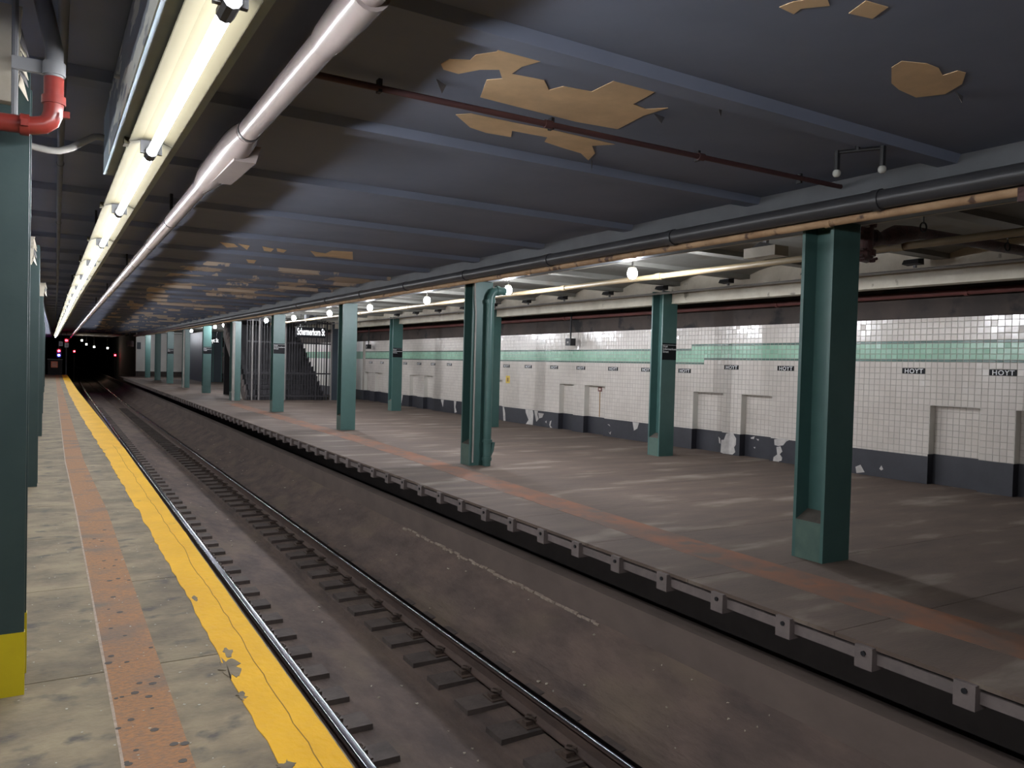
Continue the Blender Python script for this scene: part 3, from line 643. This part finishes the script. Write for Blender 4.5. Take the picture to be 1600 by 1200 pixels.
# the big pinkish pipe over the track and its rings
PX, PZ = .88, 2.68
rx = lambda q: PX - .0 * q
t = pipe('track_pipe', [(PX, -4, PZ), (PX, 70, PZ)], 0.057, 'pipe_pink', 'big pinkish grey pipe running beside the fluorescent strip', n=20,
         couplings=[], )
q0 = Vector((PX, -4, PZ))
for yy in (2.66, 4.32, 7.61, 9.35, 11.3, 13.0, 15.3, 17.6, 19.9, 22, 24.3, 26.6, 29):
    MB().tube([Vector((PX, yy - .012, PZ)) - q0, Vector((PX, yy + .012, PZ)) - q0], .0605, 20).build('joint_ring', 'black', t)
MB().tube([Vector((PX, yy, PZ)) - q0 for yy in (2.46, 2.64, 2.88, 2.97)], [.072, .072, .066, .058], 20).build('collar', 'pipe_pink', t)
MB().tube([Vector((PX, yy, PZ)) - q0 for yy in (4.36, 4.45, 4.6, 5.5, 5.75, 5.9)], [.06, .075, .088, .088, .07, .058], 18).build('fitting_body', 'pipe_pink', t)
MB().hexa([(-.02, 8.62, -.10), (.10, 8.62, -.10), (.10, 9.35, -.085), (-.02, 9.35, -.085)], [(-.02, 8.62, -.0), (.13, 8.62, -.0), (.13, 9.45, -.0), (-.02, 9.45, -.0)]).build('fitting_box', 'pipe_pink', t)
for yy in (2.8, 7.6, 12.7, 17.8, 22.9):
    MB().box(-.012, .012, yy + 4 - .02, yy + 4 + .02, .05, CZ + SL * yy - PZ).build('hanger_rod', 'black', t)
# thin red pipe across the ceiling, left-hand ceiling conduits
pipe('sprinkler_pipe', [(1.0, 3.76, 2.845), (5.0, 3.71, 2.845)], .017, 'red_dark', 'thin dull red pipe crossing the ceiling over the track', couplings=[((2.42, 3.742, 2.845), (1, 0, 0)), ((3.6, 3.727, 2.845), (1, 0, 0))], cr=1.4)
sp_ = bpy.data.objects['sprinkler_pipe']
for x_ in (.4, 1.45, 2.6, 3.6): MB().box(x_ - .01, x_ + .01, -.02, .02, -.022, .045).build('pipe_clip', 'black', sp_)
pipe('electrical_conduit', [(.015, -2, 2.79), (.0, 20, 2.88), (-.1, 60, 3.08)], .020, 'girder', 'thin dark conduit along the ceiling left of the box beam', 'conduit', couplings=[((.010, 6.5, 2.827), (0, 1, 0)), ((.006, 9.5, 2.84), (0, 1, 0))])
pipe('swan_neck_conduit', [(-.42, 5.0, 2.62), (-.14, 5.0, 2.585), (-.05, 5.0, 2.575), (.0, 5.0, 2.578), (.06, 5.0, 2.605), (.12, 5.0, 2.65), (.17, 5.0, 2.685), (.20, 5.0, 2.69), (.222, 5.0, 2.688)], .019, 'conduit', 'curved pale conduit swinging from the near column to the box beam', 'conduit', n=10)
# red elbow pipe in front of the nearest dark column
t = pipe('red_elbow_pipe', [(-.55, 3.66, 2.345), (-.13, 3.66, 2.36), (-.09, 3.66, 2.362), (-.055, 3.66, 2.372), (-.033, 3.66, 2.39), (-.022, 3.66, 2.42), (-.02, 3.66, 2.46), (-.02, 3.66, 2.565)], .036, 'red', 'bright red pipe elbow in front of the nearest dark column', n=14,
         couplings=[((-.118, 3.66, 2.36), (1, 0, 0)), ((-.02, 3.66, 2.475), (0, 0, 1))], cr=1.2, cl=.032)
for (a, c) in ((.432, .075), (.575, .13)):
    MB().box(a - .012, a + .012, -.055, -.03, c - .075, c - .05).build('clamp_bolt', 'red', t)
pipe('riser_pipe', [(-.02, 3.66, 2.56), (-.02, 3.66, 2.68), (-.065, 3.72, 2.90)], .033, 'grey_metal', 'grey riser pipe above the red elbow', couplings=[((-.02, 3.66, 2.60), (0, 0, 1))], cr=1.25)
t = thing('pipe_bracket', (-.165, 3.68, 2.58), 'grey flat bracket bracing the grey riser pipe', 'bracket')
MB().box(0, .135, -.012, .012, 0, .05).build('bar', 'grey_metal', t)
pipe('column_conduit', [(-.155, 3.70, 2.40), (-.155, 3.70, 2.89)], .012, 'grey_metal', 'thin grey conduit rising above the nearest dark column', 'conduit', n=8)

# ------------------------------------------------------------------ fluorescent strip over the near platform edge
LXF = lambda yy: .4386 - .0115 * yy if yy < 16 else .2546 - .0083 * (yy - 16)
LZ = 2.45; UL = 1.885
bb = MB().loft([[(LXF(yy) - .150, yy, LZ + .073), (LXF(yy) + .05, yy, LZ + .073), (LXF(yy) + .05, yy, LZ + .125), (LXF(yy) + .17, yy, LZ + .125), (LXF(yy) + .17, yy, LZ + .145), (LXF(yy) + .05, yy, LZ + .145), (LXF(yy) + .05, yy, 2.862), (LXF(yy) - .150, yy, 2.862)][::-1] for yy in (-4, 0, 3, 5.2)])
bx = thing('box_beam', (0, 0, 0), 'dark box beam with pale streaked side above the fluorescent strip', 'beam')
bb.build('beam_body', 'boxbeam', bx)
MB().loft([[(LXF(yy) - .154, yy, LZ + .078), (LXF(yy) - .150, yy, LZ + .078), (LXF(yy) - .150, yy, 2.86), (LXF(yy) - .154, yy, 2.86)][::-1] for yy in (-4, 0, 3, 4.7)]).build('streaked_side', 'boxside', bx)
MB().tube([(LXF(4) - .18, 4, 2.73), (LXF(4) - .150, 4, 2.73)], .010, 8).build('bolt', 'glass_off', bx)
far_rail = thing('light_carrier', (0, 0, 0), 'dark flat plate carrying the fluorescent strip into the distance', 'plate')
MB().loft([[(LXF(yy) - .045, yy, LZ + .073), (LXF(yy) + .05, yy, LZ + .073), (LXF(yy) + .05, yy, LZ + .125), (LXF(yy) + .17, yy, LZ + .125), (LXF(yy) + .17, yy, LZ + .145), (LXF(yy) - .045, yy, LZ + .145)][::-1] for yy in (5.2, 10, 16, 30, 53)]).build('plate', 'boxbeam', far_rail)
for yy in (5.3, 9, 13, 17, 21, 26, 31, 36, 42, 48, 52.5):
    MB().box(LXF(yy) - .01, LXF(yy) + .01, yy - .02, yy + .02, LZ + .145, CZ + SL * yy).build('hanger_rod', 'black', far_rail)
def tube_light(x, yc, an, lb, grp, brk):
    t = thing('fluorescent_light', (x, yc, LZ), lb, 'light', grp); t.rotation_euler = (0, 0, an)
    for nm, me in TL.items():
        if nm != 'end_bracket' or brk: inst(nm.rstrip('0123456789'), me, t)
    return t
TL = {}
h2 = UL / 2
def keep(nm, mb, m, sm=None):
    o = mb.build(nm, m, None, sm); TL[nm] = o.data; bpy.data.objects.remove(o)
pf = [(-.098, .046), (-.094, .046), (-.040, .064), (.040, .064), (.094, .046), (.098, .046), (.098, .051), (.045, .072), (-.045, .072), (-.098, .051)]
keep('reflector_pan', MB().loft([[(a, q, c) for a, c in pf] for q in (-h2 + .004, h2 - .004)]), 'pan')
keep('tube', MB().tube([(0, -h2 + .05, 0), (0, h2 - .05, 0)], .0205, 12), 'tube')
b = MB().tube([(0, h2 - .055, 0), (0, h2, 0)], .027, 10); b.box(-.048, .048, h2 - .03, h2 - .008, -.006, .055); keep('socket1', b, 'socket', False)
keep('socket2', MB().tube([(0, -h2, 0), (0, -h2 + .055, 0)], .027, 10), 'socket', False)
keep('end_bracket', MB().box(-.116, -.092, -h2 + .02, -h2 + .10, .040, .07), 'pan')
Yj0 = 4.21
for k in range(-3, 27):
    ya = Yj0 + UL * (k - 1); ybb = ya + UL
    n_ = k + 1
    lb = ('%s lit fluorescent tube fixture counted from the top of the picture' % ORD[n_]) if 0 <= n_ < 10 else ('small lit fluorescent fixture far along the strip' if n_ >= 10 else 'lit fluorescent fixture overhead beyond the top of the picture')
    tube_light(LXF((ya + ybb) / 2), (ya + ybb) / 2, math.atan2(LXF(ya) - LXF(ybb), UL), lb, 'fluorescent strip over the near platform edge', k >= 1)
for k in range(9):
    tube_light(-4.1, -2.6 + UL * k, 0, 'lit fluorescent fixture over the far side of the near platform', 'fluorescent strip over the other side of the near platform', True)
pl2 = thing('light_carrier', (-4.1, 0, 0), 'dark plate carrying the fluorescent strip over the other platform side', 'plate')
MB().box(-.07, .07, -3.6, 13.6, LZ + .073, LZ + .085).build('plate', 'girder', pl2)
for yy in (-3, 1, 5, 9, 13): MB().box(-.01, .01, yy - .02, yy + .02, LZ + .085, CZ + SL * yy).build('hanger_rod', 'black', pl2)

# ------------------------------------------------------------------ lamps on the disused platform
bulbs = [(7.19, 2.59), (10.12, 2.60), (13.1, 2.62), (16.12, 2.64), (19.01, 2.65), (22.4, 2.67), (25.8, 2.72), (33.18, 2.81), (35.24, 2.80), (42.03, 2.80), (56.17, 2.87)]
for k, (yy, z) in enumerate(bulbs):
    t = thing('globe_lamp', (5.9, yy, z), '%s glowing globe lamp from the right on the disused platform' % ORD[k], 'lamp', 'globe lamps on the disused platform')
    MB().sphere((0, 0, 0), .060, 14, 9, 1.12).build('globe', 'bulb', t)
    MB().tube([(0, 0, .06), (0, 0, .085)], [.045, .03], 12).build('collar', 'cream', t)
    MB().tube([(0, 0, .08), (0, 0, .36)], .012, 8).build('stem', 'conduit', t)
for k, yy in enumerate([2.5, 3.72, 5.37, 6.8, 8.28, 9.71, 11.15, 12.6, 13.95, 15.4, 16.9, 18.37, 19.82, 21.2]):
    t = thing('floodlight', (8.62, yy, 2.735 + SL * yy), 'small unlit black floodlight, %s of the row on the cream beam' % (ORD[k - 1] if 1 <= k <= 12 else ('last' if k > 12 else 'foremost')), 'light', 'black floodlights on the cream beam')
    MB().hexa([(-.09, -.10, .0), (.03, -.10, -.01), (.03, .10, -.01), (-.09, .10, .0)], [(-.07, -.09, .05), (.04, -.09, .065), (.04, .09, .065), (-.07, .09, .05)]).build('housing', 'black', t)
    MB().hexa([(-.066, -.075, .052), (.03, -.075, .064), (.03, .075, .064), (-.066, .075, .052)], [(-.066, -.075, .056), (.03, -.075, .07), (.03, .075, .07), (-.066, .075, .056)]).build('glass', 'glass_off', t)
    MB().box(.0, .03, -.015, .015, -.04, .0).build('mount', 'grey_metal', t)
t = thing('junction_box', (6.2, 5.45, 2.62), 'white open box hung under the vaulted ceiling near the column', 'box')
MB().box(-.10, .10, -.20, .20, 0, .10).build('body', 'cream', t); MB().box(-.02, .02, -.02, .02, .1, .30).build('rod', 'grey_metal', t); MB().poly([(-.10, -.2, .1), (-.10, .1, .1), (-.14, -.05, .14)], (.004, 0, 0)).build('bent_lid', 'black', t)
for (yy, lb) in ((14.15, 'black box on a drop rod before the wall, nearer one'), (27.1, 'black box on a drop rod before the wall, farther one')):
    t = thing('drop_box', (9.9, yy, 1.94), lb, 'box')
    MB().box(-.07, .07, -.10, .10, 0, .16).build('body', 'black', t); MB().tube([(0, 0, .15), (0, 0, 1.16)], .018, 8).build('rod', 'black', t); MB().box(-.08, -.07, -.03, .03, .05, .09).build('dial', 'conduit', t)
t = thing('warning_sticker', (WX - .002, 17.3, 1.0), 'small yellow notice stuck on the tiled wall', 'notice')
MB().box(-.004, 0, -.10, .10, 0, .19).build('sheet', 'stick_y', t); MB().box(-.006, -.003, -.04, .04, .04, .14).build('print', 'rustline', t)
t = thing('wall_marker', (WX + ND - .002, 13.5, .38), 'small red marker with a rust streak in a wall niche', 'marker')
MB().box(-.010, 0, -.065, .065, .56, .66).build('plate', 'red_mid', t); MB().box(-.012, -.009, -.03, .03, .59, .63).build('print', 'cream', t); MB().box(-.006, 0, -.012, .012, 0, .56).build('streak', 'rustline', t)
t = thing('twin_lamp', (4.22, 3.02, 2.70), 'unlit twin bulb bracket on the dark ceiling near the girder', 'lamp')
for dx, dy in ((-.06, .10), (.07, -.12)):
    MB().sphere((dx, dy, 0), .026, 10, 7).build('bulb', 'glass_off', t); MB().tube([(dx, dy, .02), (dx, dy, .14)], .018, 8).build('holder', 'black', t)
MB().tube([(-.06, .10, .13), (.07, -.12, .13)], .012, 8).build('arm', 'black', t); MB().tube([(0, 0, .13), (0, 0, .21)], .016, 8).build('stem', 'black', t)

# ------------------------------------------------------------------ barred stair on the disused platform
FY = 27.95
sf = thing('barred_fence', (5.75, FY, 0), 'dark floor to ceiling barred fence across the foot of the stair', 'fence')
nb = 34
bar = MB().box(-.011, .011, -.011, .011, 0.02, 2.9); bo = bar.build('bar', 'fence'); barme = bo.data; bpy.data.objects.remove(bo)
for i in range(nb + 1): inst('bar', barme, sf, (3.35 * i / nb, 0, 0))
for z in (.12, .95, 2.05, 2.8): MB().box(0, 3.35, -.015, .015, z, z + .05).build('cross_rail', 'fence', sf)
for x, m in ((.18, 'fence_pale'), (.42, 'fence_pale'), (1.33, 'fence_pale'), (2.45, 'fence'), (2.85, 'fence'), (3.02, 'fence_pale')):
    MB().box(x - .025, x + .025, -.03, .02, 0, 2.9).build('post', m, sf)
MB().box(3.05, 3.45, -.02, .05, 0, 2.9).build('solid_panel', 'bluedark', sf)
ss = thing('stair', (5.8, 28.15, 0), 'dark stair rising behind the barred fence', 'stairs')
for i in range(15):
    MB().box(.02, 2.72, .29 * i, .29 * i + .31, max(0, .178 * i - .1), .178 * (i + 1)).build('step', 'fence', ss)
def stringer(x0, x1, m, low):
    pts = []
    for i in range(15): pts += [(.29 * i - .02, .178 * i + .03), (.29 * i - .02, .178 * (i + 1) + .16)]
    pts += [(.29 * 15, 2.85)] + ([(.29 * 15, 2.3), (.35, 0.0)] if low else [(.29 * 15, 0), (0, 0)])
    b = MB().loft([[(x0, a, c) for a, c in pts], [(x1, a, c) for a, c in pts]])
    return b.build('stringer', m, ss)
stringer(2.72, 2.78, 'fence', False); stringer(-.04, .02, 'bracket', True)
MB().box(.02, 2.72, 4.4, 4.5, 0, 2.9).build('stairwell_dark_sheet', 'fence', ss)  # dark sheet put in for the darkness inside the upper stairwell
MB().poly([(-.02, .55, .0), (-.02, 3.0, .0), (-.02, 3.0, 1.45)], (.02, 0, 0)).build('pale_side_panel', 'whitewall', ss)
MB().box(.02, 2.72, .1, 4.4, 2.84, 2.9).build('soffit', 'fence', ss)
hb = thing('hoarding', (7.6, 49, 0), 'dark blue hoarding farther along the disused platform', 'hoarding')
MB().box(0, 1.04, 0, 9, 0, 3.03).build('box', 'bluedark', hb)
for x in (.03, .52, 1.01): MB().box(x - .03, x + .03, -.03, 0, 0, 3.05).build('batten', 'green', hb)

def hung_sign(x0, x1, yy, z0, z1, txt, label, ztop):
    t = thing('hanging_sign', ((x0 + x1) / 2, yy, z0), label, 'sign')
    w2 = (x1 - x0) / 2; h = z1 - z0
    p_ = MB().box(-w2, w2, -.03, .03, 0, h).build('panel', 'signblack', t)
    me = text_mesh(txt, h * .85, .002, 1.0, .006); me.materials.clear(); me.materials.append(M['sign_glow']); sc = (2 * w2 * .94) / me['w']
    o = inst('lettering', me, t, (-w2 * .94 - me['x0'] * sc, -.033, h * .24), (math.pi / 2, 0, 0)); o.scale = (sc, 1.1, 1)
    for s_ in (-.7, .7): MB().tube([(w2 * s_, 0, h), (w2 * s_, 0, ztop - z0)], .012, 6).build('hanger', 'black', t)
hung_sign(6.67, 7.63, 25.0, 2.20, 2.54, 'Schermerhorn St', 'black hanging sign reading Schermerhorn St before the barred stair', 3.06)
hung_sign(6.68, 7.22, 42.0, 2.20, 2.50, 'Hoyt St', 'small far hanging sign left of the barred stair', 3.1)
t = thing('speaker_box', (7.1, 24.9, 2.66), 'dark grey loudspeaker box above the hanging sign', 'speaker')
MB().box(-.17, .17, -.12, .12, 0, .33).build('cabinet', 'girder', t); MB().tube([(0, -.12, .165), (0, -.135, .165)], .10, 16).build('cone', 'black', t); MB().box(-.02, .02, -.02, .02, .33, .45).build('mount', 'black', t)

# ------------------------------------------------------------------ far end: platform end gate, signals, tunnel lamps
g = thing('end_gate', (-.05, 62.1, 0), 'dark gate at the far end of the near platform', 'gate')
MB().box(-.46, .42, -.02, .02, 0, 1.05).build('panel', 'dark', g); MB().box(-.48, .44, -.03, .03, 1.05, 1.09).build('top_rail', 'grey_metal', g)
s_ = thing('warning_sign', (-.11, 62.05, .5), 'orange red square notice on the platform end gate', 'sign')
MB().box(-.2, .2, -.02, 0, 0, .43).build('plate', 'redsign', s_); 
for z in (.10, .2, .3): MB().box(-.13, .13, -.025, -.018, z, z + .035).build('print_line', 'cream', s_)
def signal(x, yy, z, lenses, label):
    t = thing('signal', (x, yy, z), label, 'signal')
    h = .32 * len(lenses)
    MB().box(-.15, .15, 0, .25, -.16, h - .16).build('housing', 'black', t)
    for i, m in enumerate(lenses):
        MB().sphere((0, -.02, .32 * i), .085, 10, 6).build('lens', m, t)
    MB().box(-.04, .04, .25, .33, -z - 1.2, max(.3, h)).build('mast', 'black', t)
signal(.62, 64, 2.44, ['sig_red'], 'topmost red signal at the end of the near platform')
signal(.16, 64, 1.36, ['sig_blue', 'sig_red'], 'signal with a blue lamp under a red one')
signal(1.48, 85, 1.74, ['sig_red'], 'red signal low over the left rail in the tunnel')
signal(4.98, 85, 1.48, ['sig_red'], 'red signal at the right of the tunnel')
for x, z, lb in ((.27, 2.02, 'small white placard, left of two under the red signal'), (.63, 1.94, 'small white placard, right of two under the red signal')):
    t = thing('placard', (x, 63.8, z), lb, 'sign')
    MB().box(-.12, .12, 0, .02, 0, .32).build('plate', 'white', t)
    for zz in (.07, .14, .21): MB().box(-.07, .07, -.004, 0, zz, zz + .03).build('print_line', 'black', t)
    MB().box(-.02, .02, .02, .05, 0, 3.2 - z).build('hanger', 'black', t)
for k, (x, z) in enumerate(((2.11, 2.81), (2.49, 2.46), (3.15, 2.23), (4.31, 2.15))):
    t = thing('tunnel_lamp', (x, 85, z), '%s small white lamp from the left in the dark tunnel' % ORD[k], 'lamp', 'tunnel lamps')
    MB().sphere((0, 0, 0), .085, 10, 6).build('bulb', 'tunnel_bulb', t); MB().tube([(0, 0, .07), (0, 0, 3.3 - z)], .02, 6).build('stem', 'black', t)
t = thing('dull_red_sign', (4.55, 61.4, 2.1), 'dull red notice high at the far end of the disused platform', 'sign')
MB().box(-.22, .22, -.02, 0, 0, .42).build('plate', 'red_dark', t); MB().box(-.15, .15, -.025, -.018, .08, .12).build('print_line', 'rustline', t); MB().box(-.02, .02, 0, .03, .0, 1.2).build('hanger', 'black', t)
